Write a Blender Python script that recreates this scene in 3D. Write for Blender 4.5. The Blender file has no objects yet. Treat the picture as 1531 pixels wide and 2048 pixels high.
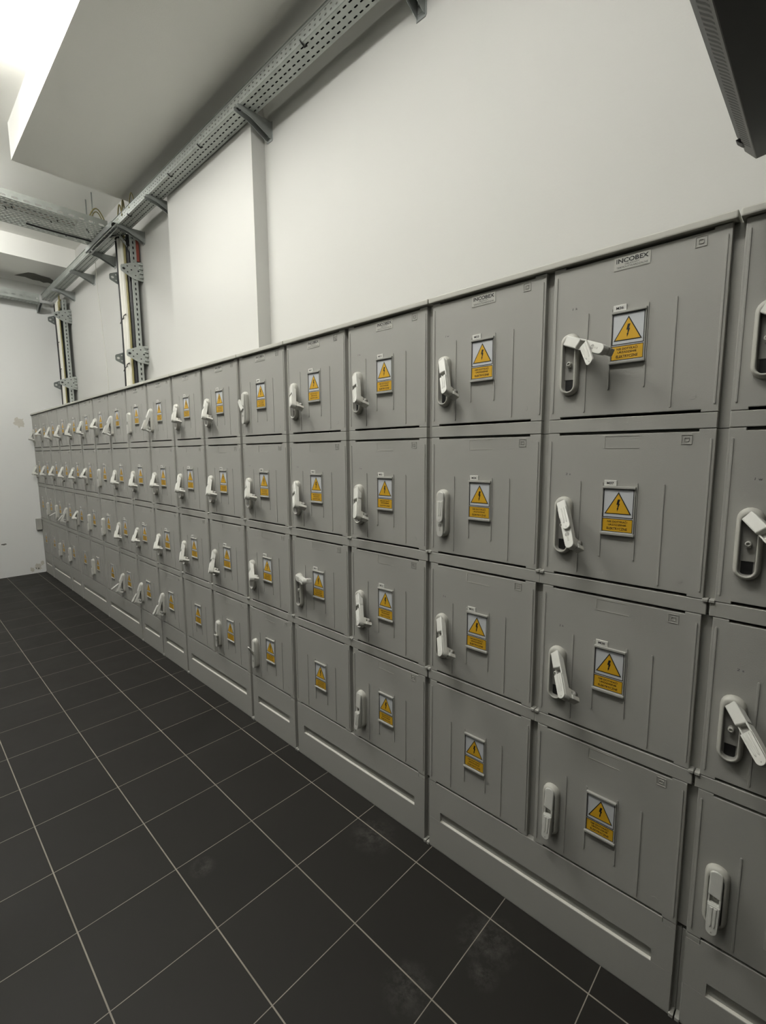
import bpy, bmesh, math, random
from mathutils import Vector, Matrix
random.seed(7)
sc = bpy.context.scene
COL = sc.collection
R = math.radians

# ------------------------------------------------------------------ materials
def mat(name, color, rough=.5, metal=0., bump=0., bscale=400., var=0., vscale=6., spec=.5, emit=None):
    m = bpy.data.materials.new(name); m.use_nodes = True
    nt = m.node_tree; b = nt.nodes['Principled BSDF']
    b.inputs['Base Color'].default_value = (*color, 1)
    b.inputs['Roughness'].default_value = rough
    b.inputs['Metallic'].default_value = metal
    b.inputs['Specular IOR Level'].default_value = spec
    tc = nt.nodes.new('ShaderNodeTexCoord')
    if var:
        n = nt.nodes.new('ShaderNodeTexNoise'); n.inputs['Scale'].default_value = vscale; n.inputs['Detail'].default_value = 5
        nt.links.new(tc.outputs['Object'], n.inputs['Vector'])
        mx = nt.nodes.new('ShaderNodeMix'); mx.data_type = 'RGBA'
        mx.inputs[6].default_value = (*[c*(1-var) for c in color], 1); mx.inputs[7].default_value = (*[min(1, c*(1+var)) for c in color], 1)
        nt.links.new(n.outputs['Fac'], mx.inputs[0]); nt.links.new(mx.outputs[2], b.inputs['Base Color'])
    if bump:
        n2 = nt.nodes.new('ShaderNodeTexNoise'); n2.inputs['Scale'].default_value = bscale; n2.inputs['Detail'].default_value = 3
        nt.links.new(tc.outputs['Object'], n2.inputs['Vector'])
        bp = nt.nodes.new('ShaderNodeBump'); bp.inputs['Strength'].default_value = bump; bp.inputs['Distance'].default_value = .002
        nt.links.new(n2.outputs['Fac'], bp.inputs['Height']); nt.links.new(bp.outputs['Normal'], b.inputs['Normal'])
    if emit:
        b.inputs['Emission Color'].default_value = (*emit[0], 1); b.inputs['Emission Strength'].default_value = emit[1]
    return m

M_DOOR = mat('grey_thermoset_plastic', (.37, .367, .338), .62, bump=.12, bscale=350, var=.035, vscale=5, spec=.3)
M_BODY = mat('grey_thermoset_body', (.365, .362, .332), .65, bump=.1, bscale=350, spec=.3)
M_LID = mat('pale_grey_plastic_lid', (.50, .495, .445), .55, var=.03, spec=.3)
M_HAND = mat('off_white_lock_plastic', (.57, .57, .53), .42, var=.03, vscale=30)
M_PLATE = mat('light_grey_lock_plastic', (.47, .465, .42), .45, var=.03, vscale=30)
M_LEDGE = mat('lit_ledge_plastic', (.66, .65, .59), .7, var=.12, vscale=40)  # slot ledge plastic made paler, overhead light put into its colour
M_DARK = mat('dark_lock_recess', (.29, .285, .262), .6)
M_BLACK = mat('black_print', (.012, .012, .012), .5)
M_YEL = mat('warning_yellow', (.66, .38, .02), .45)
M_WHITE = mat('sign_white_foil', (.58, .60, .62), .35)
M_LABEL = mat('white_paper_label', (.66, .66, .62), .6)
M_BRAND = mat('brand_foil_pale_grey', (.46, .46, .42), .45)
M_EMB = mat('embossed_grey_line', (.43, .425, .385), .6)
M_PENCIL = mat('pencil_mark', (.06, .06, .07), .7)
M_STEEL = mat('galvanised_steel', (.43, .455, .43), .45, metal=.6, var=.22, vscale=18, bump=.05, bscale=60)
M_STEELD = mat('dark_zinc_steel', (.40, .42, .41), .45, metal=.6, var=.2, vscale=25)
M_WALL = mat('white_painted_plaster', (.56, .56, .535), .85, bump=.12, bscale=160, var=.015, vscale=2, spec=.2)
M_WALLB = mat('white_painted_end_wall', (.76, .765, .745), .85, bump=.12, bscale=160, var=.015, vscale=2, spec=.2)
M_CEIL = mat('white_painted_ceiling', (.86, .857, .82), .9, bump=.2, bscale=220, var=.02, vscale=3, spec=.15)
M_UNSEEN = mat('dark_unseen_wall', (.05, .05, .047), .85, bump=.1, bscale=160)  # unseen walls, made this dark to cut bounce light
M_PATCH = mat('bare_concrete_patch', (.16, .155, .135), .95, bump=.4, bscale=90, var=.2, vscale=25)
M_STAIN = mat('damp_brown_stain', (.57, .55, .485), .9, var=.12, vscale=40)
M_CW = mat('white_cable_sheath', (.72, .71, .64), .5, var=.05)
M_CK = mat('black_cable_sheath', (.015, .015, .017), .45)
M_CY = mat('yellow_green_earth_wire', (.30, .265, .11), .5)
M_CR = mat('red_cable_sheath', (.24, .055, .035), .5)
M_TIE = mat('black_cable_tie', (.01, .01, .01), .4)
M_STEELK = mat('darker_zinc_steel', (.19, .21, .20), .5, metal=.6, var=.2, vscale=25)  # darker variant of the zinc steel for the rear riser brackets
M_BOX = mat('black_fixture_plastic', (.006, .0055, .006), .5)
M_FIN = mat('grey_fixture_fins', (.22, .215, .205), .5)
M_LAMP = mat('lamp_body_white', (.8, .8, .8), .4)
LAMP_E = 12.0
M_LIT = mat('lit_diffuser', (.9, .9, .88), .5, emit=((1, .985, .93), LAMP_E))
M_LIT2 = mat('lit_diffuser_dimmer', (.9, .9, .88), .5, emit=((1, .985, .93), LAMP_E*1.25))
M_LIT3 = mat('lit_opal_tube', (.9, .9, .88), .5, emit=((1, .99, .955), LAMP_E*1.95))

def floor_mat():
    m = bpy.data.materials.new('dark_floor_tiles'); m.use_nodes = True
    nt = m.node_tree; L = nt.links; b = nt.nodes['Principled BSDF']
    N = nt.nodes.new
    tc = N('ShaderNodeTexCoord'); sep = N('ShaderNodeSeparateXYZ'); L.new(tc.outputs['Object'], sep.inputs[0])
    def math_(op, a, bb=None, c=None):
        n = N('ShaderNodeMath'); n.operation = op
        for i, v in enumerate((a, bb, c)):
            if v is None: continue
            if isinstance(v, (int, float)): n.inputs[i].default_value = v
            else: L.new(v, n.inputs[i])
        return n.outputs[0]
    T = .2978
    def line(o, off, w):
        f = math_('DIVIDE', math_('ADD', o, off), T)
        fr = math_('FRACT', f)
        d = math_('ABSOLUTE', math_('SUBTRACT', fr, .5))          # .5 at the joint
        return math_('SMOOTH_MIN' if False else 'GREATER_THAN', d, .5-w/T), math_('FLOOR', f)
    gx, ix = line(sep.outputs[0], 1.5594+T*40, .0012)
    gy, iy = line(sep.outputs[1], .0925+T*40, .0019)
    g = math_('MAXIMUM', gx, gy)
    cmb = N('ShaderNodeCombineXYZ'); L.new(ix, cmb.inputs[0]); L.new(iy, cmb.inputs[1])
    wn = N('ShaderNodeTexWhiteNoise'); L.new(cmb.outputs[0], wn.inputs['Vector'])
    n1 = N('ShaderNodeTexNoise'); n1.inputs['Scale'].default_value = 3.2; n1.inputs['Detail'].default_value = 6; n1.inputs['Roughness'].default_value = .65
    L.new(tc.outputs['Object'], n1.inputs['Vector'])
    tile = N('ShaderNodeMix'); tile.data_type = 'RGBA'
    tile.inputs[6].default_value = (.0145, .0134, .0118, 1); tile.inputs[7].default_value = (.024, .0223, .0197, 1)
    L.new(math_('ADD', math_('MULTIPLY', wn.outputs['Value'], .35), math_('MULTIPLY', n1.outputs['Fac'], .65)), tile.inputs[0])
    # dried dusty splashes beside the plinths
    fac = None
    n3 = N('ShaderNodeTexNoise'); n3.inputs['Scale'].default_value = 26; n3.inputs['Detail'].default_value = 8; n3.inputs['Roughness'].default_value = .75
    L.new(tc.outputs['Object'], n3.inputs['Vector'])
    for (sx, sy, r) in ((-1.16, -.11, .10), (-.638, -.154, .10), (-.731, -.412, .08), (-.60, -.245, .05), (-1.50, -.62, .05)):
        vd = N('ShaderNodeVectorMath'); vd.operation = 'DISTANCE'; L.new(tc.outputs['Object'], vd.inputs[0]); vd.inputs[1].default_value = (sx, sy, 0)
        q = math_('MAXIMUM', math_('SUBTRACT', 1, math_('DIVIDE', vd.outputs['Value'], r)), 0)
        fac = q if fac is None else math_('MAXIMUM', fac, q)
    dust = math_('MULTIPLY', math_('MAXIMUM', math_('SUBTRACT', math_('MULTIPLY', n3.outputs['Fac'], 2.2), .95), 0), fac)
    mx2 = N('ShaderNodeMix'); mx2.data_type = 'RGBA'; L.new(math_('MINIMUM', math_('MULTIPLY', dust, 1.1), 1), mx2.inputs[0])
    L.new(tile.outputs[2], mx2.inputs[6]); mx2.inputs[7].default_value = (.12, .115, .105, 1)
    grout = N('ShaderNodeMix'); grout.data_type = 'RGBA'
    n4 = N('ShaderNodeTexNoise'); n4.inputs['Scale'].default_value = 9; n4.inputs['Detail'].default_value = 4; L.new(tc.outputs['Object'], n4.inputs['Vector'])
    L.new(n4.outputs['Fac'], grout.inputs[0]); grout.inputs[6].default_value = (.14, .125, .105, 1); grout.inputs[7].default_value = (.36, .33, .28, 1)
    fin = N('ShaderNodeMix'); fin.data_type = 'RGBA'; L.new(g, fin.inputs[0]); L.new(mx2.outputs[2], fin.inputs[6]); L.new(grout.outputs[2], fin.inputs[7])
    L.new(fin.outputs[2], b.inputs['Base Color'])
    b.inputs['Specular IOR Level'].default_value = .18
    L.new(math_('ADD', .42, math_('MULTIPLY', n1.outputs['Fac'], .25)), b.inputs['Roughness'])
    bp = N('ShaderNodeBump'); bp.inputs['Strength'].default_value = .5; bp.inputs['Distance'].default_value = .001
    L.new(math_('SUBTRACT', 1, g), bp.inputs['Height']); L.new(bp.outputs['Normal'], b.inputs['Normal'])
    return m
M_FLOOR = floor_mat()

# ------------------------------------------------------------------ mesh helpers
class MB:
    """collects solids in one bmesh; each solid may carry its own material index"""
    def __init__(s): s.bm = bmesh.new()
    def _fin(s, faces, mi):
        for f in faces: f.material_index = mi
    def prism(s, poly, y0, y1, bev=0., mi=0, seg=2):
        """polygon in (x,z) extruded along y from y0 (front) to y1"""
        bm = bmesh.new()
        a = [bm.verts.new((x, y0, z)) for x, z in poly]; b = [bm.verts.new((x, y1, z)) for x, z in poly]
        n = len(poly)
        front = bm.faces.new(a); bm.faces.new(b[::-1])
        for i in range(n): bm.faces.new((a[i], b[i], b[(i+1) % n], a[(i+1) % n]))
        bmesh.ops.recalc_face_normals(bm, faces=bm.faces)
        if bev: bmesh.ops.bevel(bm, geom=list(front.edges), offset=bev, segments=seg, affect='EDGES', profile=.6)
        s.merge(bm, mi)
    def box(s, x0, x1, y0, y1, z0, z1, bev=0., mi=0, seg=2):
        bm = bmesh.new(); bmesh.ops.create_cube(bm, size=1)
        for v in bm.verts:
            v.co = Vector(((x0+x1)/2+v.co.x*(x1-x0), (y0+y1)/2+v.co.y*(y1-y0), (z0+z1)/2+v.co.z*(z1-z0)))
        if bev: bmesh.ops.bevel(bm, geom=list(bm.edges), offset=bev, segments=seg, affect='EDGES', profile=.6)
        s.merge(bm, mi)
    def tube(s, pts, r, mi=0, n=8, closed=False):
        pts = [Vector(p) for p in pts]; rings = []; bm = bmesh.new(); prev = None
        for i, p in enumerate(pts):
            t = (pts[min(i+1, len(pts)-1)]-pts[max(i-1, 0)]).normalized()
            up = prev if prev is not None else (Vector((0, 0, 1)) if abs(t.z) < .9 else Vector((1, 0, 0)))
            e1 = t.cross(up)
            if e1.length < 1e-6: e1 = t.orthogonal()
            e1.normalize(); e2 = e1.cross(t).normalized(); prev = e2
            rings.append([bm.verts.new(p+r*(math.cos(2*math.pi*k/n)*e1+math.sin(2*math.pi*k/n)*e2)) for k in range(n)])
        for a, b in zip(rings, rings[1:]):
            for k in range(n): bm.faces.new((a[k], b[k], b[(k+1) % n], a[(k+1) % n]))
        bm.faces.new(rings[0]); bm.faces.new(rings[-1][::-1])
        bmesh.ops.recalc_face_normals(bm, faces=bm.faces)
        for f in bm.faces: f.smooth = True
        s.merge(bm, mi)
    def loft(s, loops, mi=0, cap_end=True, cap_start=False, mis=None):
        bm = bmesh.new(); rs = [[bm.verts.new(p) for p in lp] for lp in loops]
        for j, (a, b) in enumerate(zip(rs, rs[1:])):
            n = len(a)
            for k in range(n):
                f = bm.faces.new((a[k], b[k], b[(k+1) % n], a[(k+1) % n])); f.smooth = True
                f.material_index = mis[j] if mis else mi
        if cap_end:
            f = bm.faces.new(rs[-1]); f.material_index = mis[-1] if mis else mi
        if cap_start: bm.faces.new(rs[0][::-1])
        bmesh.ops.recalc_face_normals(bm, faces=bm.faces)
        s.merge(bm, None)
    def face(s, co, mi=0):
        f = s.bm.faces.new([s.bm.verts.new(c) for c in co]); f.material_index = mi
    def merge(s, bm, mi):
        if mi is not None: s._fin(bm.faces, mi)
        me = bpy.data.meshes.new('tmp'); bm.to_mesh(me); bm.free(); s.bm.from_mesh(me); bpy.data.meshes.remove(me)
    def addmesh(s, me, mtx, mi):
        n0 = len(s.bm.faces); m2 = me.copy(); m2.transform(mtx); s.bm.from_mesh(m2); bpy.data.meshes.remove(m2)
        s.bm.faces.ensure_lookup_table()
        for f in s.bm.faces[n0:]: f.material_index = mi
    def xform(s, M): bmesh.ops.transform(s.bm, matrix=M, verts=s.bm.verts)
    def mesh(s, name, mats):
        me = bpy.data.meshes.new(name); s.bm.to_mesh(me); s.bm.free()
        for m in (mats if isinstance(mats, (list, tuple)) else [mats]): me.materials.append(m)
        return me

def obj(name, me, parent=None, M=None):
    o = bpy.data.objects.new(name, me); COL.objects.link(o)
    if parent is not None: o.parent = parent
    if M is not None: o.matrix_local = M
    return o
def empty(name, loc): 
    o = bpy.data.objects.new(name, None); COL.objects.link(o); o.location = loc; o.empty_display_size = .05; return o
def tag(o, label, cat, group=None):
    o['label'] = label; o['category'] = cat
    if group: o['group'] = group
    return o
def struct(name, me, label=None):
    o = obj(name, me); o['kind'] = 'structure'
    if label: o['label'] = label; o['category'] = name.split('_')[0]
    return o

_tc = {}
def text_mesh(body, bold=0.):
    k = (body, bold)
    if k in _tc: return _tc[k]
    cu = bpy.data.curves.new('t', 'FONT'); cu.body = body; cu.size = 1; cu.align_x = 'CENTER'; cu.align_y = 'CENTER'; cu.offset = bold; cu.resolution_u = 3
    o = bpy.data.objects.new('t', cu); COL.objects.link(o)
    dg = bpy.context.evaluated_depsgraph_get(); dg.update()
    me = bpy.data.meshes.new_from_object(o.evaluated_get(dg))
    bpy.data.objects.remove(o); bpy.data.curves.remove(cu)
    xs = [v.co.x for v in me.vertices]; ys = [v.co.y for v in me.vertices]
    cx, cy, w, h = (min(xs)+max(xs))/2, (min(ys)+max(ys))/2, max(xs)-min(xs), max(ys)-min(ys)
    me.transform(Matrix.Diagonal((1/w, 1/h, 1, 1)) @ Matrix.Translation((-cx, -cy, 0)))     # unit box
    _tc[k] = me; return me
def put_text(mb, body, x, z, w, h, y, mi, bold=0., shear=0.):
    me = text_mesh(body, bold)
    M = Matrix(((w, shear*h, 0, x), (0, 0, 1, y), (0, h, 0, z), (0, 0, 0, 1)))
    mb.addmesh(me, M, mi)

# ------------------------------------------------------------------ camera
YAW, PIT, ROL = R(43.4194), R(-7.1742), R(-.3341)
CAM = Vector((-.0184, -1.2521, 1.4420)); FPX = 935.09
fw = Vector((-math.sin(YAW)*math.cos(PIT), math.cos(YAW)*math.cos(PIT), math.sin(PIT)))
r0 = Vector((math.cos(YAW), math.sin(YAW), 0)); u0 = r0.cross(fw)
rt = math.cos(ROL)*r0+math.sin(ROL)*u0; up = -math.sin(ROL)*r0+math.cos(ROL)*u0
cd = bpy.data.cameras.new('camera'); cam = bpy.data.objects.new('camera', cd); COL.objects.link(cam)
cd.sensor_fit = 'HORIZONTAL'; cd.sensor_width = 36; cd.lens = FPX*36/1531; cd.clip_start = .02
Mc = Matrix.Identity(4)
for i in range(3): Mc[i][0] = rt[i]; Mc[i][1] = up[i]; Mc[i][2] = -fw[i]; Mc[i][3] = CAM[i]
cam.matrix_world = Mc; sc.camera = cam
def ray(x, y): return fw+(x-765.5)/FPX*rt-(y-1024)/FPX*up

# ------------------------------------------------------------------ room shell
XE, YW, YL, XB, HC = -6.989, .38, -2.5, 3.0, 3.65
ZS = 3.42                                    # underside of the bulkhead and of the cross beam
m = MB(); m.box(XE-.1, XB+.1, YL-.1, YW+.1, -.1, 0); struct('floor', m.mesh('floor', M_FLOOR))
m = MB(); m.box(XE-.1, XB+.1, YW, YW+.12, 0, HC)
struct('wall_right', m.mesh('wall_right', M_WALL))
m = MB(); m.box(-3.57, -2.462, .295, YW, 0, ZS); struct('trim_1', m.mesh('trim_1', M_WALL))          # shallow pilaster
m = MB(); m.box(XE-.12, XE, YL, YW, 0, HC)
# damp marks on the far wall: thin flakes of bare plaster
def blob(cx, cz, rx, rz, seed, n=22):
    rr = random.Random(seed)
    return [(cx+rx*(.7+.45*rr.random()**2*1.3)*math.cos(2*math.pi*k/n), cz+rz*(.7+.45*rr.random()**2*1.3)*math.sin(2*math.pi*k/n)) for k in range(n)]
for (cy, cz, ry, rz, sd) in ((-.075, .075, .035, .05, 1), (-.14, .05, .022, .03, 2), (-.03, .12, .02, .03, 3), (-.12, 1.825, .055, .06, 4)):
    p = blob(cy, cz, ry, rz, sd)
    m.face([(XE+.0012, a, b) for a, b in p], 1)
for (cy, cz, ry, rz, sd) in ((-.385, .40, .028, .010, 5), (-.075, .055, .010, .010, 6), (-.10, .06, .006, .012, 7)):
    p = blob(cy, cz, ry, rz, sd, 12); m.face([(XE+.0020, a, b) for a, b in p], 2)
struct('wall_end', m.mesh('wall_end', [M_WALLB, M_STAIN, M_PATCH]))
m = MB(); m.box(XE-.1, XB+.1, YL-.12, YL, 0, 2.5, mi=0); m.box(XE-.1, XB+.1, YL-.12, YL-.001, 2.5, HC, mi=1); struct('wall_left', m.mesh('wall_left', [M_UNSEEN, M_WALL]))      # unseen wall; dark lower part and white top added to shape the bounce light
m = MB(); m.box(XB, XB+.12, YL, YW, 0, HC); struct('wall_back', m.mesh('wall_back', M_UNSEEN))
m = MB(); m.box(XE-.1, XB+.1, YL-.1, YW+.1, HC, HC+.12); struct('ceiling', m.mesh('ceiling', M_CEIL))
m = MB(); m.box(-4.19, XB, -.475, YW, ZS, HC); struct('trim_2', m.mesh('trim_2', M_CEIL))              # bulkhead along the wall
m = MB(); m.box(XE, -6.14, YL, YW, ZS+.02, HC)
pp = [(-6.786, -.067), (-6.70, -.03), (-6.58, .026), (-6.565, .08), (-6.593, .145), (-6.60, .19), (-6.608, .231), (-6.64, .25), (-6.666, .276), (-6.76, .285), (-6.821, .297), (-6.80, .25), (-6.837, .214), (-6.80, .17), (-6.811, .109), (-6.77, .03)]
m.face([(a, b, ZS+.0185) for a, b in pp], 1)
struct('trim_3', m.mesh('trim_3', [M_CEIL, M_PATCH]))                                                   # cross beam at the far end

# ------------------------------------------------------------------ cabinets
W, DW, DH = .4, .378, .3845
def X0(c): return (c-18)*W-.178            # left edge of the door
def ZB(r): return 1.5285-(r-1)*.4217       # bottom edge of the door
GROUPS = [[1], [2, 3], [4], [5, 6], [7, 8], [9], [10], [11, 12], [13], [14, 15], [16, 17], [18]]
ORD = 'zero first second third fourth fifth sixth seventh eighth ninth tenth eleventh twelfth thirteenth fourteenth fifteenth sixteenth seventeenth eighteenth'.split()
ROW = {1: 'top row', 2: 'second row down', 3: 'third row down', 4: 'bottom row'}

def stadium(cx, z0, z1, hw, n=10):
    """closed loop (x,z), rounded at both ends"""
    p = []
    for k in range(n+1):
        a = math.pi*k/n; p.append((cx+hw*math.cos(a), z1-hw+hw*math.sin(a)))
    for k in range(n+1):
        a = math.pi+math.pi*k/n; p.append((cx+hw*math.cos(a), z0+hw+hw*math.sin(a)))
    return p

def body_mesh(row, wide_l, wide_r):
    m = MB(); x0, x1 = -.011, .389
    zb = -.0357 if row < 4 else -.003
    zt = DH-.0004
    t = .005
    m.box(x0, x0+t, .0206, .245, zb, zt); m.box(x1-t, x1, .0206, .245, zb, zt)
    m.box(x0, x1, .240, .245, zb, zt)
    m.box(x0+t, x1-t, .0206, .240, zt-t, zt); m.box(x0+t, x1-t, .0206, .240, zb, zb+t)
    m.box(x0, x0+.028, .0165, .0205, zb, zt); m.box(x1-.028, x1, .0165, .0205, zb, zt)      # front flanges
    if row < 4:
        bl = 0. if row == 1 else (x0 if not wide_l else x0+.003)
        br = DW if row == 1 else (x1 if not wide_r else x1-.003)
        m.box(bl, br, 0, .0225, zb, -.0015, bev=.0012, seg=1)
        if row > 1:                                                                     # little clips on the rail at the joint
            m.box(x0+.001, x0+.012, -.004, .018, -.0045, .0025, bev=.001, seg=1)
            m.box(x1-.012, x1-.001, -.004, .018, -.0045, .0025, bev=.001, seg=1)
    return m.mesh('cabinet_body', M_BODY)

def rib(m, u, z0, z1, hw=.0023, h=.0019):
    m.prism(stadium(u, z0, z1, hw, 4), -h, .001, bev=.0011, seg=2)

def door_mesh(plain, holder=True):
    m = MB(); n = .0055; H = DH
    a, b = .030, .346
    out = [(0, 0), (a, 0), (a, n), (b, n), (b, 0), (DW, 0), (DW, H), (b, H), (b, H-n), (a, H-n), (a, H), (0, H)]
    m.prism(out, 0, .0162, bev=.0013)
    for u, z0, z1 in ((.008, .016, .364), (.370, .016, .364), (.091, .015, .260), (.147, .066, .259), (.2275, .066, .259), (.285, .014, .259)):
        rib(m, u, z0, z1)
    if holder:                                                                          # slide-in sign holder
        m.box(.149, .2265, -.0075, .001, .2435, .2495, bev=.0014); m.box(.1475, .228, -.0085, .001, .1255, .1325, bev=.0018)
        m.box(.1485, .1513, -.005, .001, .131, .245, bev=.0008, seg=1); m.box(.2235, .2262, -.005, .001, .131, .245, bev=.0008, seg=1)
    if not plain:
        for (u0, u1, z0, z1) in ((.3125, .3345, .351, .373), (.3185, .3285, .3573, .3667)):   # square in a square
            w = .0013
            for q in ((u0, u1, z0, z0+w), (u0, u1, z1-w, z1), (u0, u0+w, z0, z1), (u1-w, u1, z0, z1)):
                m.box(q[0], q[1], -.0012, .001, q[2], q[3], bev=.0004, seg=1)
        for q in ((.147, .2265, .3440, .3452), (.147, .2265, .3735, .3745), (.1465, .1474, .344, .3745)):   # outline of the name plate field
            m.box(q[0], q[1], -.0008, .001, q[2], q[3], mi=1)
        # moulded dot at the lower right
        m.loft([[(.328+.0075*math.cos(t*math.pi/8), y, .036+.0075*math.sin(t*math.pi/8)) for t in range(16)] for y in (.0005, -.0005)], cap_end=True)
    return m.mesh('cabinet_door', [M_DOOR, M_EMB])

def pencil_door(base, txt):
    """door with the little pencilled mark above the handle"""
    me = base.copy(); bm = MB(); bm.bm.from_mesh(me)
    put_text(bm, txt, .058, .277, .013, .0055, -.0005, 2, 0., .15)
    o = bm.mesh('cabinet_door', [M_DOOR, M_EMB, M_PENCIL]); return o

def sign_mesh():
    m = MB(); y = -.0030
    m.box(.1513, .2235, y, .0005, .1325, .2435, mi=0)
    def fr(u0, u1, z0, z1, w, mi, yy):
        for q in ((u0, u1, z0, z0+w), (u0, u1, z1-w, z1), (u0, u0+w, z0+w, z1-w), (u1-w, u1, z0+w, z1-w)):
            m.box(q[0], q[1], yy, y+.0002, q[2], q[3], mi=mi)
    fr(.1518, .2230, .1705, .2425, .0018, 2, y-.0004)
    m.box(.1518, .2230, y-.0003, y+.0002, .1345, .1682, mi=1); fr(.1518, .2230, .1345, .1682, .0013, 2, y-.0006)
    A, Bq, Cq = (.1874, .2355), (.1560, .1795), (.2188, .1795)
    m.prism([A, Bq, Cq], y-.0004, y, mi=2)
    g = lambda p, k: ((p[0]-.1874)*k+.1874, (p[1]-.1975)*k+.1975)
    m.prism([g(A, .88), g(Bq, .88), g(Cq, .88)], y-.0007, y, mi=1)
    bolt = [(.1864, .2168), (.1922, .2168), (.1893, .2070), (.1918, .2062), (.1880, .1950), (.1893, .1952), (.1858, .1870), (.1851, .1957), (.1864, .1953), (.1868, .2032), (.1836, .2037)]
    m.prism(bolt, y-.0010, y, mi=2)
    for i, tx in enumerate(('NIE DOTYKA\u0106!', 'URZ\u0104DZENIE', 'ELEKTRYCZNE')):
        put_text(m, tx, .1874, .1612-i*.0092, (.047, .042, .048)[i], .0068 if i == 0 else .0062, y-.0007, 2, .012)
    return m.mesh('warning_sign', [M_WHITE, M_YEL, M_BLACK])

def brand_mesh():
    m = MB(); y = -.0012
    m.box(.148, .2260, y, .0005, .3455, .3730, mi=0)
    put_text(m, 'INCOBEX', .1872, .3650, .070, .0105, y-.0003, 1, .03)
    for k in range(8):                                       # stencil cuts through the letters
        m.box(.1535+k*.0098, .1540+k*.0098, y-.0006, y, .3590, .3712, mi=0)
    put_text(m, 'OBUDOWY', .1872, .3560, .032, .0034, y-.0003, 1, .0)
    put_text(m, 'TERMOUTWARDZALNE', .1872, .3500, .068, .0042, y-.0003, 1, .0)
    return m.mesh('brand_plate', [M_BRAND, M_BLACK])

def label_mesh(tx):
    m = MB(); y = -.0022
    m.box(.1515, .1810, y, .0005, .2500, .2645, mi=0, bev=.0005, seg=1)
    put_text(m, tx, .1662, .2570, .0165, .0062, y-.0003, 1, .02)
    return m.mesh('number_label', [M_LABEL, M_BLACK])

UH, ZH = .0515, .1955                                         # hinge of the lever on the door
def lockplate_mesh():
    m = MB(); u = UH; L = lambda z0, z1, hw, y: [(x, y, z) for x, z in stadium(u, z0, z1, hw)]
    m.loft([L(.0600, .2165, .0240, .0005), L(.0600, .2165, .0240, -.006), L(.0620, .2145, .0222, -.0125), L(.0655, .2105, .0188, -.0165), L(.0680, .2010, .0158, -.0170),
            L(.0690, .2000, .0148, -.0160), L(.0700, .1990, .0142, -.0010)], mis=[0, 0, 0, 0, 0, 2, 2])
    # raised deck in the upper part of the dish, square window below it
    m.box(u-.0135, u+.0135, -.0035, .0, .100, .190, bev=.001, mi=2)
    m.box(u-.0105, u+.0105, -.0022, .0, .072, .0995, mi=1)
    # round lock post
    m.loft([[(u+r*math.cos(t*math.pi/8), y, .139+r*math.sin(t*math.pi/8)) for t in range(16)] for r, y in ((.0060, -.003), (.0060, -.0125), (.0045, -.0145), (.003, -.0145), (.003, -.011))], mi=0)
    m.box(u-.0042, u+.0042, -.010, -.003, .1305, .139, mi=0, bev=.001)
    return m.mesh('lock_plate', [M_PLATE, M_BLACK, M_DARK])

def lever_mesh(ext=0.):
    """hinge at the origin, hanging down -z, front towards -y"""
    m = MB(); w = .0130
    top = [(w*math.cos(math.pi*k/10), .004+w*.75*math.sin(math.pi*k/10)) for k in range(11)]
    m.prism(top+[(-w, -.044), (w, -.050)], -.0105, .008, bev=.0035, seg=3)
    m.prism([(w, -.046), (w, -.070), (w-.0042, -.070), (w-.0042, -.046)], -.0095, .008, bev=.001, seg=1)
    m.prism([(-w, -.042), (-w, -.070), (-w+.0028, -.070), (-w+.0028, -.042)], -.002, .008)
    m.box(-w+.001, w-.001, .004, .008, -.072, -.042, mi=1)
    bot = [(-w, -.066), (-w*.93, -.118)]+[(w*.9*math.cos(math.pi+math.pi*k/10), -.124+w*.9*math.sin(math.pi+math.pi*k/10)) for k in range(11)]+[(w*.93, -.118), (w, -.066)]
    m.prism(bot, -.0078, .008, bev=.0018, seg=2)
    # lock cylinder in the lower half
    m.loft([[(.0062*math.cos(t*math.pi/8), y, -.097+.0062*math.sin(t*math.pi/8)) for t in range(16)] for y in (-.0076, -.0081)], mi=1)
    m.box(-.0022, .0022, -.0083, -.0078, -.116, -.101, mi=2, bev=.0)
    m.box(-.0008, .0008, -.0088, -.0078, -.1005, -.0935, mi=2)
    # catch on the rear of the lower end
    m.box(-.0095, .0095, .007, .020, -.129, -.100, bev=.002)
    m.box(-.0090, .0090+ext*.25, .018, .031+ext, -.130, -.117, bev=.002)
    m.box(-.0075, .0075, .018, .028+ext*.5, -.106, -.100, bev=.0015)
    m.tube([(-.004, .025+ext*.5, -.1115), (.0105+ext*.2, .025+ext*.5, -.1115)], .0056+ext*.12, mi=1, n=10)
    return m.mesh('handle_lever', [M_HAND, M_DARK, M_PLATE])

def flap_mesh():
    m = MB(); w = .0118
    p = [(-w, .001), (-w*.95, -.050)]+[(w*.92*math.cos(math.pi+math.pi*k/10), -.057+w*.92*math.sin(math.pi+math.pi*k/10)) for k in range(11)]+[(w*.95, -.050), (w, .001)]
    m.prism(p, -.0052, -.0008, bev=.0012)
    m.prism([(-.0075, -.002), (-.0060, -.045), (-.0035, -.050), (-.0010, -.045), (-.0008, -.002)], -.0068, -.004, bev=.001, seg=1)
    m.prism([(.0012, -.002), (.0018, -.045), (.0040, -.050), (.0060, -.045), (.0072, -.002)], -.0068, -.004, bev=.001, seg=1)
    m.loft([[(.0014*math.cos(t*math.pi/4), y, -.061+.0014*math.sin(t*math.pi/4)) for t in range(8)] for y in (-.005, -.0056)], mi=1)
    return m.mesh('key_flap', [M_HAND, M_DARK])

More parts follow.
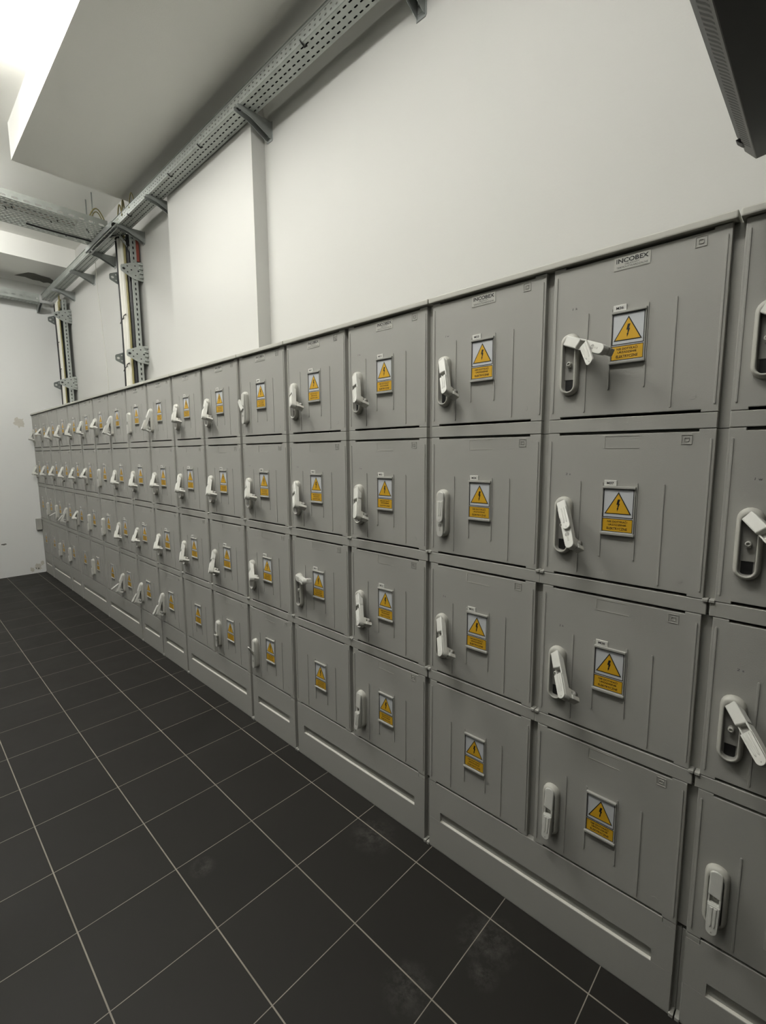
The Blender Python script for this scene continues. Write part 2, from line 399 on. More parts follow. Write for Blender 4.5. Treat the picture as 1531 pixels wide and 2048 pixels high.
BODY = {}
def get_body(row, l, r):
    k = (row, l, r) if row in (2, 3) else (row, 0, 0)
    if k not in BODY: BODY[k] = body_mesh(row, l, r)
    return BODY[k]
DOOR = door_mesh(False); DOORP = door_mesh(True)
DOORM = {t: pencil_door(DOOR, t) for t in ('1 k', '2 s', '2 k', '1 w')}
SIGN = sign_mesh(); BRAND = brand_mesh(); LOCK = lockplate_mesh(); LEVER = lever_mesh(); LEVERX = lever_mesh(.012); FLAP = flap_mesh()

# handle states: pull-out angle, sideways turn, flap (slide, turn in its plane, hinge out)
N0 = (0, 0, 0); CL = (1, 0, N0); CL8 = (7, 0, N0)
S = {}
TILT = {1: [(23, 35), (29, 59), (25, 33), (23, 33), (22, 36), (24, 39), (25, 58), (25, 6), None, (24, 6), (22, 43), (24, 39), None, (26, 42), (25, 32), (26, 28), (28, 67), (24, 60)],
        2: [(24, 45), (24, 45), (24, 50), (24, 46), (24, 48), (27, 58), None, (22, 48), (22, 45), (25, 55), (25, 46), (26, 48), (27, 52), (26, 43), (28, 32), None, (31, 28), (40, 50)],
        3: [None, None, None, (25, 6), (27, 66), None, None, (24, 42), (28, 56), (27, 55), (24, 44), (27, 40), (27, 64), (24, 97), (31, 44), (36, 39), (43, 41), (46, 49)]}
for r in TILT:
    for i, q in enumerate(TILT[r]): S[i+1, r] = (q[0], q[1], N0) if q else CL
S[13, 1] = (3, 0, (0, -140, 6)); S[17, 1] = (28, 67, (0, -33, 4)); S[16, 2] = (2, 0, (.050, 4, 5)); S[17, 2] = (31, 28, (.050, 5, 3))
S[1, 3] = None; S[3, 3] = (3, 0, (0, 0, 60)); S[4, 3] = (25, 4, (0, 0, 14))
for c in range(1, 19): S[c, 4] = None
for c in (3, 4, 6): S[c, 4] = CL
S[8, 4] = (24, 8, (0, 0, 34)); S[9, 4] = (24, 8, (0, 0, 11)); S[10, 4] = (24, 8, (0, 0, 9)); S[12, 4] = (3, 0, (0, 53, 123)); S[13, 4] = (3, 0, (0, 8, 146))
for c in (15, 17, 18): S[c, 4] = CL8

def state_words(c, r):
    s = S[c, r]
    if s is None: return 'blank door without handle'
    a, b, f = s
    if b >= 62: return 'handle turned far sideways'
    if f[0]: return 'key flap pushed up'
    if f[2] > 20 or abs(f[1]) > 90: return 'key flap open'
    if a < 10: return 'handle closed'
    if b < 10: return 'handle pulled straight out'
    return 'handle pulled out and turned'
NUM = {(17, 1): 'M36', (17, 2): 'M37', (17, 3): 'M38', (16, 1): 'M33', (16, 2): 'M34', (16, 3): 'M35', (15, 1): 'M31', (15, 2): 'M32', (14, 1): 'M29', (14, 2): 'M30'}
READABLE = dict(NUM); 
for c in range(1, 19):
    for r in (1, 2, 3):
        if (c, r) not in NUM:
            NUM[c, r] = {1: 'M%d' % (2*c+1), 2: 'M%d' % (2*c+2), 3: 'M%d' % c}[r] if c < 18 else 'M%d' % (38+r)
LABELM = {}
def lever_matrix(s): return Matrix.Translation((UH, -.0105, ZH)) @ Matrix.Rotation(R(-s[1]), 4, 'Y') @ Matrix.Rotation(R(-s[0]), 4, 'X')
def flap_matrix(s):
    sl, g, d = s[2]
    return lever_matrix(s) @ Matrix.Translation((0, -.0075, -.068+sl)) @ Matrix.Rotation(R(-d), 4, 'X') @ Matrix.Rotation(R(-g), 4, 'Y')

MARK = {(17, 1): '1 k', (17, 2): '2 s', (17, 3): '2 k', (16, 3): '2 k', (15, 1): '1 k', (15, 2): '1 w', (14, 2): '1 k', (18, 2): '1 w', (18, 3): '2 s', (13, 2): '1 k', (16, 1): '1 w'}
BLANK = {(16, 4), (14, 4), (11, 4), (7, 4), (5, 4), (2, 4), (1, 4)}
for g in GROUPS:
    for c in g:
        for r in (1, 2, 3, 4):
            t = empty('meter_cabinet', (X0(c), 0, ZB(r)))
            st = state_words(c, r)
            if (c, r) in READABLE: lab = 'grey meter cabinet marked %s, %s, %s' % (READABLE[c, r], ROW[r], st)
            elif c == 18: lab = 'grey meter cabinet cut by the frame edge, %s, %s' % (ROW[r], st)
            else: lab = 'grey meter cabinet, %s, %s stack from far wall, %s' % (ROW[r], ORD[c], st)
            tag(t, lab, 'cabinet', 'meter cabinets along the wall')
            obj('cabinet_body', get_body(r, c == g[0] and c in (16, 18), c == g[-1] and c in (15, 17)), t)
            dm = DOORP if (c, r) in BLANK else DOORM.get(MARK.get((c, r)), DOOR)
            d = obj('door', dm, t)
            obj('warning_sign', SIGN, d)
            if r < 4 and (c, r) in NUM:
                tx = NUM[c, r]
                if tx not in LABELM: LABELM[tx] = label_mesh(tx)
                o = obj('number_label', LABELM[tx], d)
                if (c, r) in READABLE: o['label'] = 'white label reading ' + tx
            if r == 1: obj('brand_plate', BRAND, d)
            s = S[c, r]
            if s:
                obj('lock_plate', LOCK, d); obj('handle_lever', LEVERX if s[0] > 15 and s[1] < 62 else LEVER, d, lever_matrix(s)); obj('key_flap', FLAP, d, flap_matrix(s))

# lids and plinths
def between(g):
    if len(g) == 1: return 'the %s stack from the far wall' % ORD[g[0]]
    return 'the %s and %s stacks from the far wall' % (ORD[g[0]], ORD[g[1]])
ZP = ZB(4)
for g in GROUPS:
    w = len(g)*W
    x0 = X0(g[0])-.011
    wide = len(g) == 2
    m = MB(); e = .0022
    m.box(e, w-e, -.012, .252, 0, .0165, bev=.003)
    m.box(e+.02, w-e-.02, .02, .24, -.0010, .003)
    lo = obj('capping_strip', m.mesh('capping_strip', M_LID)); lo.location = (x0, 0, 1.9150)
    last = ' at the frame edge' if g[0] == 18 else ''
    tag(lo, ('pale grey strip capping %s' % between(g)) if not last else 'pale grey strip capping the stack cut by the frame edge', 'capping strip', 'capping strips on top of the meter cabinets')
    # plinth: front panel with a long recessed slot
    p = empty('cabinet_plinth', (x0+.011, 0, 0))
    tag(p, ('%s grey slotted plinth under %s' % ('wide' if wide else 'narrow', between(g))) if not last else 'grey slotted plinth under the stack cut by the frame edge', 'plinth', 'plinths under the meter cabinets')
    pw = w-.022; sl, sr = .049, pw-.049; z0, z1, dp = .1190, .1560, .0105
    m = MB(); zt = ZP-.0025; zl = ZP-.0165
    m.box(0, pw, 0, .02, .002, z0, bev=.0010, seg=1)
    m.box(0, sl, 0, .02, z0, z1); m.box(sr, pw, 0, .02, z0, z1)
    m.box(sl-.001, sr+.001, dp, .02, z0-.001, z1+.001)
    m.box(0, pw, 0, .02, z1, zl)
    m.box(.030, pw-.030, 0, .02, zl, zt); m.box(0, .0285, .0004, .02, zl+.0015, zt); m.box(pw-.0285, pw, .0004, .02, zl+.0015, zt); m.box(.02, .035, .004, .02, zl, zt); m.box(pw-.035, pw-.02, .004, .02, zl, zt)
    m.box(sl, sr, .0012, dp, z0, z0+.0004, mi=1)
    if wide: pass
    m.box(.0005, pw-.0005, .001, .02, 0, .003)
    obj('front_panel', m.mesh('plinth_front', [M_DOOR, M_LEDGE]), p)
    m = MB()
    m.box(-.0105, pw+.0105, .0205, .245, .004, zl-.001)
    for xx in (-.004, pw+.004): m.box(xx-.0055, xx+.0055, -.004, .024, .000, .010, bev=.0015)
    obj('base_frame', m.mesh('plinth_frame', M_BODY), p)

# ------------------------------------------------------------------ cable trays
def hole_strip(m, n, pitch, wid, hl, hw, place, mi=0, thick=.0):
    """row of n cells pitch x wid with a slot hl x hw; place(a,b) maps (along, across) to 3-D"""
    oct_ = [(.5*hl, .2*hw), (.35*hl, .5*hw), (-.35*hl, .5*hw), (-.5*hl, .2*hw), (-.5*hl, -.2*hw), (-.35*hl, -.5*hw), (.35*hl, -.5*hw), (.5*hl, -.2*hw)]
    out_ = [(.5*pitch, .25*wid), (.25*pitch, .5*wid), (-.25*pitch, .5*wid), (-.5*pitch, .25*wid), (-.5*pitch, -.25*wid), (-.25*pitch, -.5*wid), (.25*pitch, -.5*wid), (.5*pitch, -.25*wid)]
    corner = {0: (.5, .5), 2: (-.5, .5), 4: (-.5, -.5), 6: (.5, -.5)}
    for i in range(n):
        c = (i+.5)*pitch
        vi = [m.bm.verts.new(place(c+a, b)) for a, b in oct_]; vo = [m.bm.verts.new(place(c+a, b)) for a, b in out_]
        for k in range(8):
            k2 = (k+1) % 8
            if k in corner:
                q = corner[k]; vc = m.bm.verts.new(place(c+q[0]*pitch, q[1]*wid))
                f = m.bm.faces.new((vi[k], vo[k], vc, vo[k2], vi[k2]))
            else: f = m.bm.faces.new((vi[k], vo[k], vo[k2], vi[k2]))
            f.material_index = mi
def quad_strip(m, place, a0, a1, b0, b1): m.bm.faces.new([m.bm.verts.new(place(a, b)) for a, b in ((a0, b0), (a1, b0), (a1, b1), (a0, b1))])
def solid(me, th):
    """give sheet metal its thickness"""
    bm = bmesh.new(); bm.from_mesh(me); bmesh.ops.remove_doubles(bm, verts=bm.verts, dist=1e-5)
    bmesh.ops.recalc_face_normals(bm, faces=bm.faces); bmesh.ops.solidify(bm, geom=list(bm.faces), thickness=th); bm.to_mesh(me); bm.free(); return me
def tie(name_parent, pts):
    m = MB(); m.tube(pts, .0035, n=6); return obj('cable_tie', m.mesh('cable_tie', M_TIE), name_parent)

TZ, TY0, TY1, TH = 3.246, .187, .287, .058
# tray along the wall
tw = empty('cable_tray', (-2.5, .24, TZ)); tag(tw, 'long perforated galvanised cable tray along the top of the wall above the cabinets', 'cable tray')
inv = Matrix.Translation((2.5, -.24, -TZ))
m = MB(); xa, pitch = -6.86, .0352; nn = 248; xb = xa+nn*pitch
bw = (TY1-TY0)
rows = [(-.033+TY0+.05, .028), (TY0+.05+.0, .030), (TY0+.05+.033, .026)]
edges = [TY0, TY0+.0055, TY0+.0355, TY0+.0675, TY0+.0945, TY1]
for (b0, b1) in ((TY0+.004, TY0+.034), (TY0+.034, TY0+.066), (TY0+.066, TY0+.096)):
    cy = (b0+b1)/2; hole_strip(m, nn, pitch, b1-b0, .021, .0075, lambda a, b, cy=cy: (xa+a, cy+b, TZ))
quad_strip(m, lambda a, b: (a, b, TZ), xa, xb, TY0, TY0+.004); quad_strip(m, lambda a, b: (a, b, TZ), xa, xb, TY0+.096, TY1)
for (b0, b1) in ((.006, .026), (.026, .046)):
    cz = (b0+b1)/2; hole_strip(m, nn, pitch, b1-b0, .012, .0065, lambda a, b, cz=cz: (xa+a+.009, TY0, TZ+cz+b))
quad_strip(m, lambda a, b: (a, TY0, TZ+b), xa, xb, 0, .006); quad_strip(m, lambda a, b: (a, TY0, TZ+b), xa, xb, .046, TH)
quad_strip(m, lambda a, b: (a, b, TZ+TH), xa, xb, TY0-.006, TY0)                         # rolled top lip
quad_strip(m, lambda a, b: (a, TY1, TZ+b), xa, xb, 0, TH)
m.xform(inv); obj('tray_channel', solid(m.mesh('tray_channel', M_STEEL), .0012), tw)
def zig(x, y, z, k): return [(x-.012, y-.004, z-.003), (x+.004, y+.006, z-.006), (x-.004, y+.014, z-.006), (x+.014, y+.026, z-.003)]
for x in (-1.86, -2.42, -2.86, -3.28, -4.02):
    t = tie(tw, [Vector(q)-Vector((-2.5, .24, TZ)) for q in ((x-.006, TY0+.004, TZ+.012), (x-.002, TY0-.004, TZ+.002), (x+.003, TY0+.006, TZ-.007), (x-.004, TY0+.018, TZ-.007), (x+.008, TY0+.026, TZ-.001))])
# cables lying in the tray, hung on its clips
m = MB()
for k, (yy, zz, rr) in enumerate(((.203, .014, .012), (.226, .014, .012), (.249, .014, .012), (.271, .014, .012))):
    pts = [(xa+.1+i*.5-(-2.5), yy-.24+.004*math.sin(i*1.7+k), zz+.002*math.sin(i*2.3+k)) for i in range(17)]
    m.tube(pts, rr, n=8)
tc_ = obj('tray_cable', m.mesh('tray_cables', M_CK)); tc_.location = (-2.5, .24, TZ); tag(tc_, 'black cables lying inside the wall cable tray, seen through its slots', 'cable'); tc_['kind'] = 'stuff'

# cantilever brackets holding the wall tray
def bracket_mesh(L):
    """arm along -y from the wall plate at y=0, top at z=0"""
    m = MB(); w = .020
    m.prism([(-.026, -.092), (.020, -.092), (.026, -.084), (.026, .004), (-.026, .004)], -.004, 0, bev=.001, seg=1, mi=1)
    prof = [(0, -.001), (-L, -.001), (-L-.004, -.008), (-L, -.020), (-L*.62, -.034), (-.012, -.084), (0, -.084)]
    for sx in (-w, w-.002):
        bm = bmesh.new(); a = [bm.verts.new((sx, y, z)) for y, z in prof]; b = [bm.verts.new((sx+.002, y, z)) for y, z in prof]; n = len(prof)
        bm.faces.new(a); bm.faces.new(b[::-1])
        for i in range(n): bm.faces.new((a[i], b[i], b[(i+1) % n], a[(i+1) % n]))
        bmesh.ops.recalc_face_normals(bm, faces=bm.faces); m.merge(bm, 0)
    m.box(-w, w, -L, -.002, -.002, 0, mi=0)
    for yy in (-.05, -.10, -.145):
        if -yy < L: m.box(w-.0015, w+.0006, yy-.010, yy+.010, -.016, -.010, mi=2)
    for zz in (-.030, -.062): m.box(-.016, .018, -.0065, -.003, zz-.007, zz+.003, mi=2, bev=.001, seg=1)
    return m.mesh('wall_bracket', [M_STEELD, M_STEELD, M_STEEL])
BR = bracket_mesh(.205)
for x, lab in ((-1.335, 'at the top edge of the photo'), (-2.405, 'just right of the pilaster'), (-3.635, 'just left of the pilaster'), (-4.245, 'behind the tall riser bundle'), (-4.945, 'left of the near riser bundle'), (-5.575, 'second from the far riser'), (-6.30, 'above the far riser')):
    o = obj('wall_bracket', BR); o.location = (x, YW, TZ-.002)
    tag(o, 'galvanised cantilever bracket under the wall cable tray, ' + lab, 'bracket', 'brackets under the wall cable tray')

# wide tray crossing the room
ct = empty('cross_cable_tray', (-4.6, -.5, TZ)); tag(ct, 'wide perforated galvanised cable tray crossing the room below the ceiling', 'cable tray')
m = MB(); o_ = Vector((-4.6, -.5, TZ)); XN, XF, YE = -4.377, -4.827, .155
p2 = .0345; n2 = 78; ya = YE-n2*p2
nr = 13; rw = (XN-XF-.012)/nr
for k in range(nr):
    cx = XF+.006+(k+.5)*rw
    hole_strip(m, n2, p2, rw, .0215, .0125, lambda a, b, cx=cx, k=k: Vector((cx+b, ya+a+(p2/2 if k % 2 else 0), TZ))-o_)
quad_strip(m, lambda a, b: Vector((b, a, TZ))-o_, ya, YE, XF, XF+.006); quad_strip(m, lambda a, b: Vector((b, a, TZ))-o_, ya, YE, XN-.006, XN)
for X in (XN, XF):
    quad_strip(m, lambda a, b: Vector((X, a, TZ+b))-o_, ya, YE, 0, .006); quad_strip(m, lambda a, b: Vector((X, a, TZ+b))-o_, ya, YE, .024, TH)
    hole_strip(m, n2//2+1, p2*2, .018, .040, .0145, lambda a, b: Vector((X, ya+a-.01, TZ+.015+b))-o_)
quad_strip(m, lambda a, b: Vector((b, a, TZ+TH))-o_, ya, YE, XN, XN-.010)
obj('tray_channel', solid(m.mesh('tray_channel', M_STEEL), .0012), ct)
for (y, x) in ((-.44, -4.50), (-.47, -4.54), (-.19, -4.55), (-.16, -4.50), (.04, -4.50), (.06, -4.53), (.02, -4.72), (-.05, -4.74)):
    tie(ct, [Vector((x, y-.006, TZ+.006))-o_, Vector((x-.004, y, TZ-.005))-o_, Vector((x-.020, y+.006, TZ-.005))-o_, Vector((x-.026, y+.002, TZ+.006))-o_])
m = MB(); m.tube([Vector((-4.715, y, TZ-.008+.003*math.sin(y*9)))-o_ for y in (-.32, -.2, -.08, .04, .14)], .006); obj('slung_cable', m.mesh('slung_cable', M_CK), ct)
m = MB()
for k in range(5):
    m.tube([Vector((-4.45-.03*k, ya+.05+i*.35, TZ+.012+.002*math.sin(i+k)))-o_ for i in range(8)], .009, mi=k % 3)
tb = obj('tray_cable', m.mesh('tray_cables', [M_CW, M_CK, M_CR])); tb.location = o_; tag(tb, 'cables lying inside the wide cross tray, glimpsed through its slots', 'cable'); tb['kind'] = 'stuff'
# strut carrying the end of the cross tray, with two threaded rods
su = empty('support_strut', (-4.55, .150, TZ-.050)); tag(su, 'dark steel support strut hung on two threaded rods under the cross tray end', 'strut')
m = MB(); m.box(-.34, .34, -.024, -.010, 0, .004); m.box(-.34, .34, .010, .024, 0, .004); m.box(-.34, .34, -.024, -.020, 0, .045); m.box(-.34, .34, .020, .024, 0, .045); m.box(-.34, .34, -.010, .010, .038, .042, mi=1)
for k in range(9): m.box(-.30+k*.07, -.27+k*.07, -.006, .006, -.0006, .0004, mi=1)
obj('channel', m.mesh('strut_channel', [M_STEELD, M_BLACK]), su)
for x in (-4.86, -4.70):
    m = MB(); m.tube([(x+4.55, 0, -.01), (x+4.55, .0, HC-TZ+.03)], .005, n=8)
    obj('threaded_rod', m.mesh('threaded_rod', M_STEELD), su)

# tray along the far wall under the beam
ft = empty('far_wall_tray', (-6.78, -.4, 3.20)); tag(ft, 'perforated galvanised cable tray along the far end wall under the beam', 'cable tray')
m = MB(); o_ = Vector((-6.78, -.4, 3.20)); n3 = 60; y3 = .15-n3*.034
for k in range(4): hole_strip(m, n3, .034, .035, .02, .009, lambda a, b, k=k: Vector((-6.93+.0175+.035*k+b, y3+a, 3.20))-o_)
quad_strip(m, lambda a, b: Vector((-6.79, a, 3.20+b))-o_, y3, .15, 0, .02); quad_strip(m, lambda a, b: Vector((-6.79, a, 3.20+b))-o_, y3, .15, .05, .085)
hole_strip(m, n3//2, .068, .03, .034, .018, lambda a, b: Vector((-6.79, y3+a, 3.235+b))-o_)
quad_strip(m, lambda a, b: Vector((-6.93, a, 3.20+b))-o_, y3, .15, 0, .085)
obj('tray_channel', solid(m.mesh('tray_channel', M_STEEL), .0012), ft)
m = MB()
for k in range(4): m.tube([Vector((-6.90+.03*k, y3+.05+i*.26, 3.218+.004*math.sin(i*2+k)))-o_ for i in range(8)], .011)
obj('cable_run', m.mesh('cable_run', M_CK), ft)
m = MB(); m.box(-.205, -.02, .555, .575, -.006, 0); m.prism([(-.205, -.085), (-.195, -.085), (-.02, -.01), (-.02, 0), (-.205, 0)], .575, .578); m.prism([(-.205, -.085), (-.195, -.085), (-.02, -.01), (-.02, 0), (-.205, 0)], .552, .555)
obj('arm', m.mesh('tray_arm', M_STEELD), ft)

# ------------------------------------------------------------------ vertical risers with cables
def riser(x, zb, zt, label, far):
    o = empty('riser_tray', (x, YW, zb)); tag(o, label, 'cable tray')
    wdt = .26; H = zt-zb; n = int(H/.040)
    m = MB(); yf, yb = -.085, -.040
    pz = H/n
    for (b0, b1) in ((yf, yb),):
        hole_strip(m, n, pz, .022, .022, .010, lambda a, b: (0, (yf+yb)/2+b, a))
    quad_strip(m, lambda a, b: (0, b, a), 0, H, yf, (yf+yb)/2-.011); quad_strip(m, lambda a, b: (0, b, a), 0, H, (yf+yb)/2+.011, yb)
    quad_strip(m, lambda a, b: (b, yb, a), 0, H, -wdt, 0)
    quad_strip(m, lambda a, b: (-wdt, b, a), 0, H, yf, yb)
    quad_strip(m, lambda a, b: (b, yf, a), 0, H, -.008, 0)
    obj('tray_channel', solid(m.mesh('riser_channel', M_STEEL), .0012), o)
    return o
def plate_pair(parent, z, wdt=.26):
    """perforated trapezoid brackets clamping the riser to the wall on both sides"""
    for (xx, s) in ((.006, 1), (-wdt-.034 if False else -wdt-.008, -1)):
        m = MB(); prof = [(-.001, -.078), (-.001, .078), (-.075, .060), (-.165, .022), (-.172, .012), (-.172, -.022), (-.165, -.030), (-.075, -.070)]
        hs = [(-.148, -.005, .012), (-.120, .020, .006), (-.120, -.026, .006), (-.090, -.003, .007), (-.060, .035, .006), (-.060, -.04, .006), (-.035, 0, .008)]
        bm = bmesh.new(); a = [bm.verts.new((xx, y, zz)) for y, zz in prof]; b = [bm.verts.new((xx+.003*s, y, zz)) for y, zz in prof]; k = len(prof)
        bm.faces.new(a); bm.faces.new(b[::-1])
        for i in range(k): bm.faces.new((a[i], b[i], b[(i+1) % k], a[(i+1) % k]))
        bmesh.ops.recalc_face_normals(bm, faces=bm.faces); m.merge(bm, 0)
        for (hy, hz, hr) in hs:
            m.loft([[(xx+q, hy+hr*math.cos(t*math.pi/5), hz+hr*.8*math.sin(t*math.pi/5)) for t in range(10)] for q in ((-.0006, -.0008) if s < 0 else (.0036, .0038))], mi=1 if s > 0 else 2)
            if s < 0: m.loft([[(xx+q, hy+hr*math.cos(t*math.pi/5), hz+hr*.8*math.sin(t*math.pi/5)) for t in range(10)] for q in (.0002, .0004)], mi=2)
        for q in (-.055, -.02, .015, .05): m.box(xx-.001 if s > 0 else xx-.012, xx+.018 if s > 0 else xx+.001, -.030, -.001, q, q+.018, mi=0, bev=.003)
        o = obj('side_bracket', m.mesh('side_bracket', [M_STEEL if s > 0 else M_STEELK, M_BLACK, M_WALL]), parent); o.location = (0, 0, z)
r1 = riser(-4.323, 0.0, 3.235, 'tall perforated cable riser fixed to the wall below the cross tray', False)
plate_pair(r1, 2.285); plate_pair(r1, 2.955)
r2 = riser(-6.49, 0.0, 3.20, 'perforated cable riser in the far corner by the end wall', True)
plate_pair(r2, 2.275); plate_pair(r2, 3.02)
def cables(name, x, lst, label, grp, zb=0.0, zt=3.25):
    for (dx, y, r, mt, wob, lab) in lst:
        m = MB(); rr = random.Random(int((dx+1)*1000)); pts = []
        for i in range(22):
            z = zb+(zt-zb)*i/21; pts.append((wob*math.sin(i*.9+rr.random()), .6*wob*math.cos(i*.7+rr.random()), z-zb))
        if lab.startswith('white') or 'earth' in lab: pts += [(.0+rr.uniform(-.02, .02), .02, zt-zb+.03)]
        m.tube(pts, r, n=8)
        o = obj(name, m.mesh(name, mt)); o.location = (x+dx, y, zb); tag(o, lab+label, 'cable', grp)
g1, g2 = 'cables on the near wall riser', 'cables on the far corner riser'
cables('riser_cable', -4.323, [(-.030, .318, 0.017, M_CK, .002, 'black cable beside the slotted edge'), (-.064, .305, .016, M_CK, .003, 'second black cable behind the slotted edge'),
    (-.088, .285, .006, M_CY, .003, 'yellow and green earth wire'), (-.102, .283, .005, M_CY, .003, 'second yellow and green earth wire'),
    (-.124, .278, .017, M_CW, .003, 'white cable next to the earth wires'), (-.163, .276, .019, M_CW, .003, 'thick white cable in the middle'),
    (-.200, .280, .017, M_CW, .004, 'white cable left of the thick one'), (-.232, .288, .015, M_CW, .003, 'leftmost white cable'), (-.256, .278, .010, M_CK, .004, 'thin black cable at the left')], ' of the near riser', g1)
cables('riser_cable', -6.49, [(-.045, .315, .013, M_CK, .002, 'black cable beside the slotted edge'), (-.085, .285, .008, M_CY, .004, 'yellow and green earth wire'), (-.110, .28, .014, M_CW, .005, 'white cable beside the earth wire'),
    (-.145, .278, .017, M_CW, .006, 'thick white cable'), (-.200, .283, .020, M_CK, .002, 'thick black cable'), (-.245, .29, .020, M_CK, .002, 'outermost black cable')], ' of the far riser', g2, 0.0, 3.18)
m = MB(); m.box(-.006, .006, -.012, .012, 0, .17, bev=.003); o = obj('red_cable', m.mesh('red_cable', M_CR)); o.location = (-4.33, .353, 3.035); tag(o, 'short red cable showing behind the upper end of the near riser', 'cable')
# ties round the white bundles
for (par, x, z, w) in ((r1, -4.323, 2.60, .20), (r1, -4.323, 2.20, .20), (r2, -6.49, 2.72, .12), (r2, -6.49, 2.42, .12)):
    px, py, pz = par.location
    tie(par, [Vector((x-.10, .262, z+.02))-par.location, Vector((x-.13, .254, z+.012))-par.location, Vector((x-.15, .256, z-.004))-par.location, Vector((x-.10-w*.5, .258, z-.012))-par.location, Vector((x-.10-w*.75, .262, z-.030))-par.location])
# loose earth loops above the trays
def loop(pts, r, mt, label, name='earth_wire'):
    m = MB(); m.tube(pts, r, n=6); c = Vector(pts[0]); m.xform(Matrix.Translation(-c)); o = obj(name, m.mesh(name, mt)); o.location = c; tag(o, label, 'wire', 'earth wires looped over the cable trays' if mt is M_CY else None); return o
def arc(a, b, h, n=10, bow=(0, 0, 0)):
    a, b, bw_ = Vector(a), Vector(b), Vector(bow)
    return [a.lerp(b, i/n)+(Vector((0, 0, h))+bw_)*math.sin(math.pi*i/n) for i in range(n+1)]
loop(arc((-4.382, .02, 3.275), (-4.40, .15, 3.29), .095), .005, M_CY, 'yellow and green earth wire arching over the end of the cross tray')
loop(arc((-4.384, .035, 3.275), (-4.44, .15, 3.29), .080), .004, M_CY, 'thinner earth wire arching just inside the first arch')
loop(arc((-4.25, .19, 3.275), (-4.20, .21, 3.285), .11), .005, M_CY, 'narrow yellow earth loop standing on the wall tray near the rods')
loop(arc((-4.14, .187, 3.275), (-4.17, .22, 3.285), .12), .006, M_CY, 'thick yellow earth loop on the wall tray right of the rods')
loop(arc((-3.99, .187, 3.28), (-3.94, .21, 3.29), .10), .004, M_CY, 'thin earth loop on the wall tray furthest right')
loop(arc((-6.52, .285, 3.10), (-6.56, .285, 3.12), .17), .005, M_CY, 'small yellow earth loop above the far riser')
loop(arc((-4.60, .31, 1.935), (-4.62, .30, 2.02), .02, 12, (-.14, 0, 0)), .003, M_CW, 'thin pale wire loop sticking out left of the near riser', 'wire_loop')
loop([(-5.33, .33, 3.30), (-5.335, .33, 3.05), (-5.33, .345, 2.7), (-5.35, .365, 2.3), (-5.345, .368, 1.97)], .0022, M_CW, 'thin white cord hanging down the wall left of the near riser', 'hanging_cord')
# bare ends tucked under the tray end
cb = MB()
for k in range(6): cb.tube([(.0, -.02*k, 0), (-.04-.01*k, .02-.015*k, .03), (-.02, .07-.01*k, .05+.004*k), (.06, .10, .0-.02*k)], .007, mi=k % 3, n=6)
o = obj('cable_tail', cb.mesh('cable_tail', [M_CK, M_CW, M_STEELD])); o.location = (-4.42, .22, 3.20); tag(o, 'tangle of cable tails bending from the cross tray into the near riser', 'cable'); o['kind'] = 'stuff'

# ------------------------------------------------------------------ grey box on the far wall beside the cabinets
m = MB(); m.box(-.0, .045, -.030, .026, -.07, .07, bev=.006); o = obj('junction_box', m.mesh('junction_box', M_BODY)); o.location = (XE, -.030, .605)
tag(o, 'small grey box on the far end wall beside the first cabinet stack', 'box')

# ------------------------------------------------------------------ black finned fixture hanging at upper right
d = (fw+(1610-765.5)/FPX*rt-(673-1024)/FPX*up).normalized()
E0, E1, E2 = ray(1490, 302), ray(1512, 314), ray(1531, 305.6)
def perp_in(a, b):
    v = b-a*(b.dot(d)/a.dot(d)); v = v-d*v.dot(d); v.normalize(); return v if v.dot(b-a) > 0 else -v
ev = E0.normalized(); w1 = (E1-E0); w1 = (w1-ev*w1.dot(ev)).normalized(); w2 = perp_in(E1, E2)
T0 = .88; A0 = CAM+E0*T0
def reach(a, w, ra):
    """t so that a + t w lies closest to the ray"""
    n_ = ra.normalized(); q = a-CAM; wn = w-n_*w.dot(n_); qn = q-n_*q.dot(n_); return -qn.dot(wn)/wn.dot(wn)
s1 = reach(A0, w1, E1)
Mf = Matrix.Identity(4)
for i in range(3): Mf[i][0] = w1[i]; Mf[i][1] = d[i]; Mf[i][2] = w2[i]
fx = empty('finned_fixture', A0)
tag(fx, 'black finned lamp-like fixture hanging above the cabinets at the top right corner', 'fixture')
LF = .62; WF = .22
m = MB(); bmq = bmesh.new()
cs = [(0, 0), (s1, 0), (s1, WF), (-.03, WF), (-.03, .01)]
a = [bmq.verts.new((x, -LF, z)) for x, z in cs]; b = [bmq.verts.new((x, (0, .010, .010, -.02, -.02)[i], z)) for i, (x, z) in enumerate(cs)]
bmq.faces.new(a); bmq.faces.new(b[::-1])
for i in range(5): bmq.faces.new((a[i], b[i], b[(i+1) % 5], a[(i+1) % 5]))
bmesh.ops.recalc_face_normals(bmq, faces=bmq.faces); m.merge(bmq, 0); m.xform(Mf)
obj('housing', m.mesh('fixture_housing', M_BOX), fx)
m = MB(); e_ = .0012
m.face([(0, 0, -e_), (s1, .010, -e_), (s1, -LF, -e_), (0, -LF, -e_)])
m.face([(0, 0, -e_), (0, 0, 0), (s1, .010, 0), (s1, .010, -e_)]); m.face([(0, 0, -e_), (0, -LF, -e_), (0, -LF, .0), (0, 0, 0)]); m.face([(s1, .010, -e_), (s1, .010, 0), (s1, -LF, 0), (s1, -LF, -e_)])
y = -.050
while y > -LF+.01:
    p1 = [(.03*s1, y), (.25*s1, y-.0012), (.60*s1, y-.0050), (.80*s1, y-.0046), (.80*s1, y-.0108), (.60*s1, y-.0118), (.25*s1, y-.0081), (.03*s1, y-.0066)]
    m.face([(x_, y_, -e_-.0001) for x_, y_ in p1], 1)
    y -= .0125
m.xform(Mf); obj('fin_strip', m.mesh('fixture_fins', [M_FIN, M_BLACK]), fx)
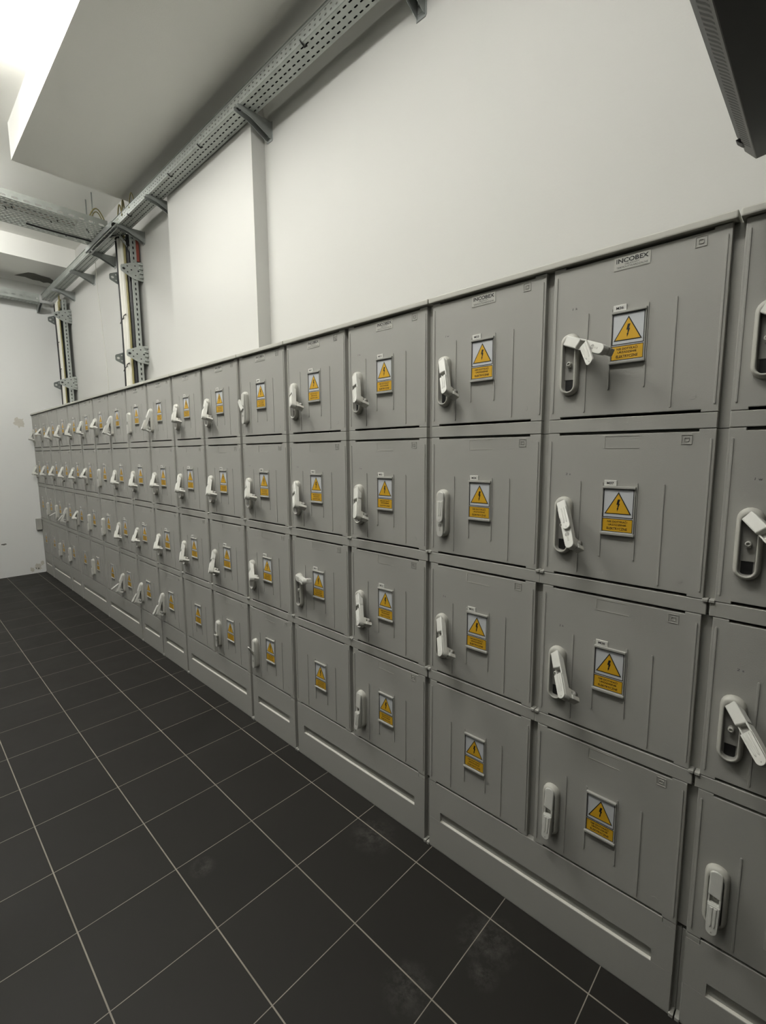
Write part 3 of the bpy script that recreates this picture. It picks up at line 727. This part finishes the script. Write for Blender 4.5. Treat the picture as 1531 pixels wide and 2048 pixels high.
m = MB(); m.box(-.010, .004, -.060, -.030, -.004, .012, bev=.003); m.xform(Mf); obj('clip', m.mesh('fixture_clip', M_BOX), fx)
# suspension rods up to the ceiling (outside the picture)
for yy in (-.56, -.44):
    w0 = Mf @ Vector((.0, yy, .14)); m = MB(); m.tube([w0, Vector((w0.x, w0.y, (ZS if w0.y+A0.y > -.47 else HC)-A0.z))], .005)
    obj('suspension_rod', m.mesh('suspension_rod', M_STEELD), fx)

# ------------------------------------------------------------------ ceiling lamps
LAMPS = [((-2.78, -.886), 1.24, .50, M_LIT, 'far flat ceiling lamp panel beside the bulkhead, its edge just at the upper left'), ((-.85, -1.30), 1.24, .26, M_LIT2, 'near narrow ceiling lamp panel above the walkway')]
for (cx, cy), ln, wd, lm, lab in LAMPS:
    o = empty('ceiling_lamp', (cx, cy, HC)); tag(o, lab, 'lamp', 'flat ceiling lamps')
    m = MB(); m.box(-ln/2, ln/2, -wd/2, wd/2, -.040, 0, bev=.003); obj('lamp_body', m.mesh('lamp_body', M_LAMP), o)
    m = MB(); m.box(-ln/2+.012, ln/2-.012, -wd/2+.012, wd/2-.012, -.115, -.040, bev=.012, seg=2); obj('diffuser', m.mesh('diffuser', lm), o)
o = empty('batten_lamp', (-5.25, -1.35, HC)); tag(o, 'opal batten lamp crossing the ceiling between the bulkhead end and the cross beam', 'lamp')
m = MB(); m.box(-.03, .03, -.60, .60, -.05, 0, bev=.003); obj('lamp_body', m.mesh('lamp_body', M_LAMP), o)
m = MB(); m.box(-.055, .055, -.62, .62, -.15, -.05, bev=.03, seg=4); obj('diffuser', m.mesh('diffuser', M_LIT3), o)

w = bpy.data.worlds.new('world'); sc.world = w; w.use_nodes = True
w.node_tree.nodes['Background'].inputs[0].default_value = (.5, .52, .5, 1); w.node_tree.nodes['Background'].inputs[1].default_value = .0
vs = sc.view_settings; vs.view_transform = 'Standard'; vs.look = 'None'; vs.gamma = 1; vs.use_curve_mapping = False; vs.exposure = 1.12
sc.cycles.max_bounces = 10; sc.cycles.diffuse_bounces = 7; sc.cycles.use_denoising = True; sc.cycles.sample_clamp_indirect = 6
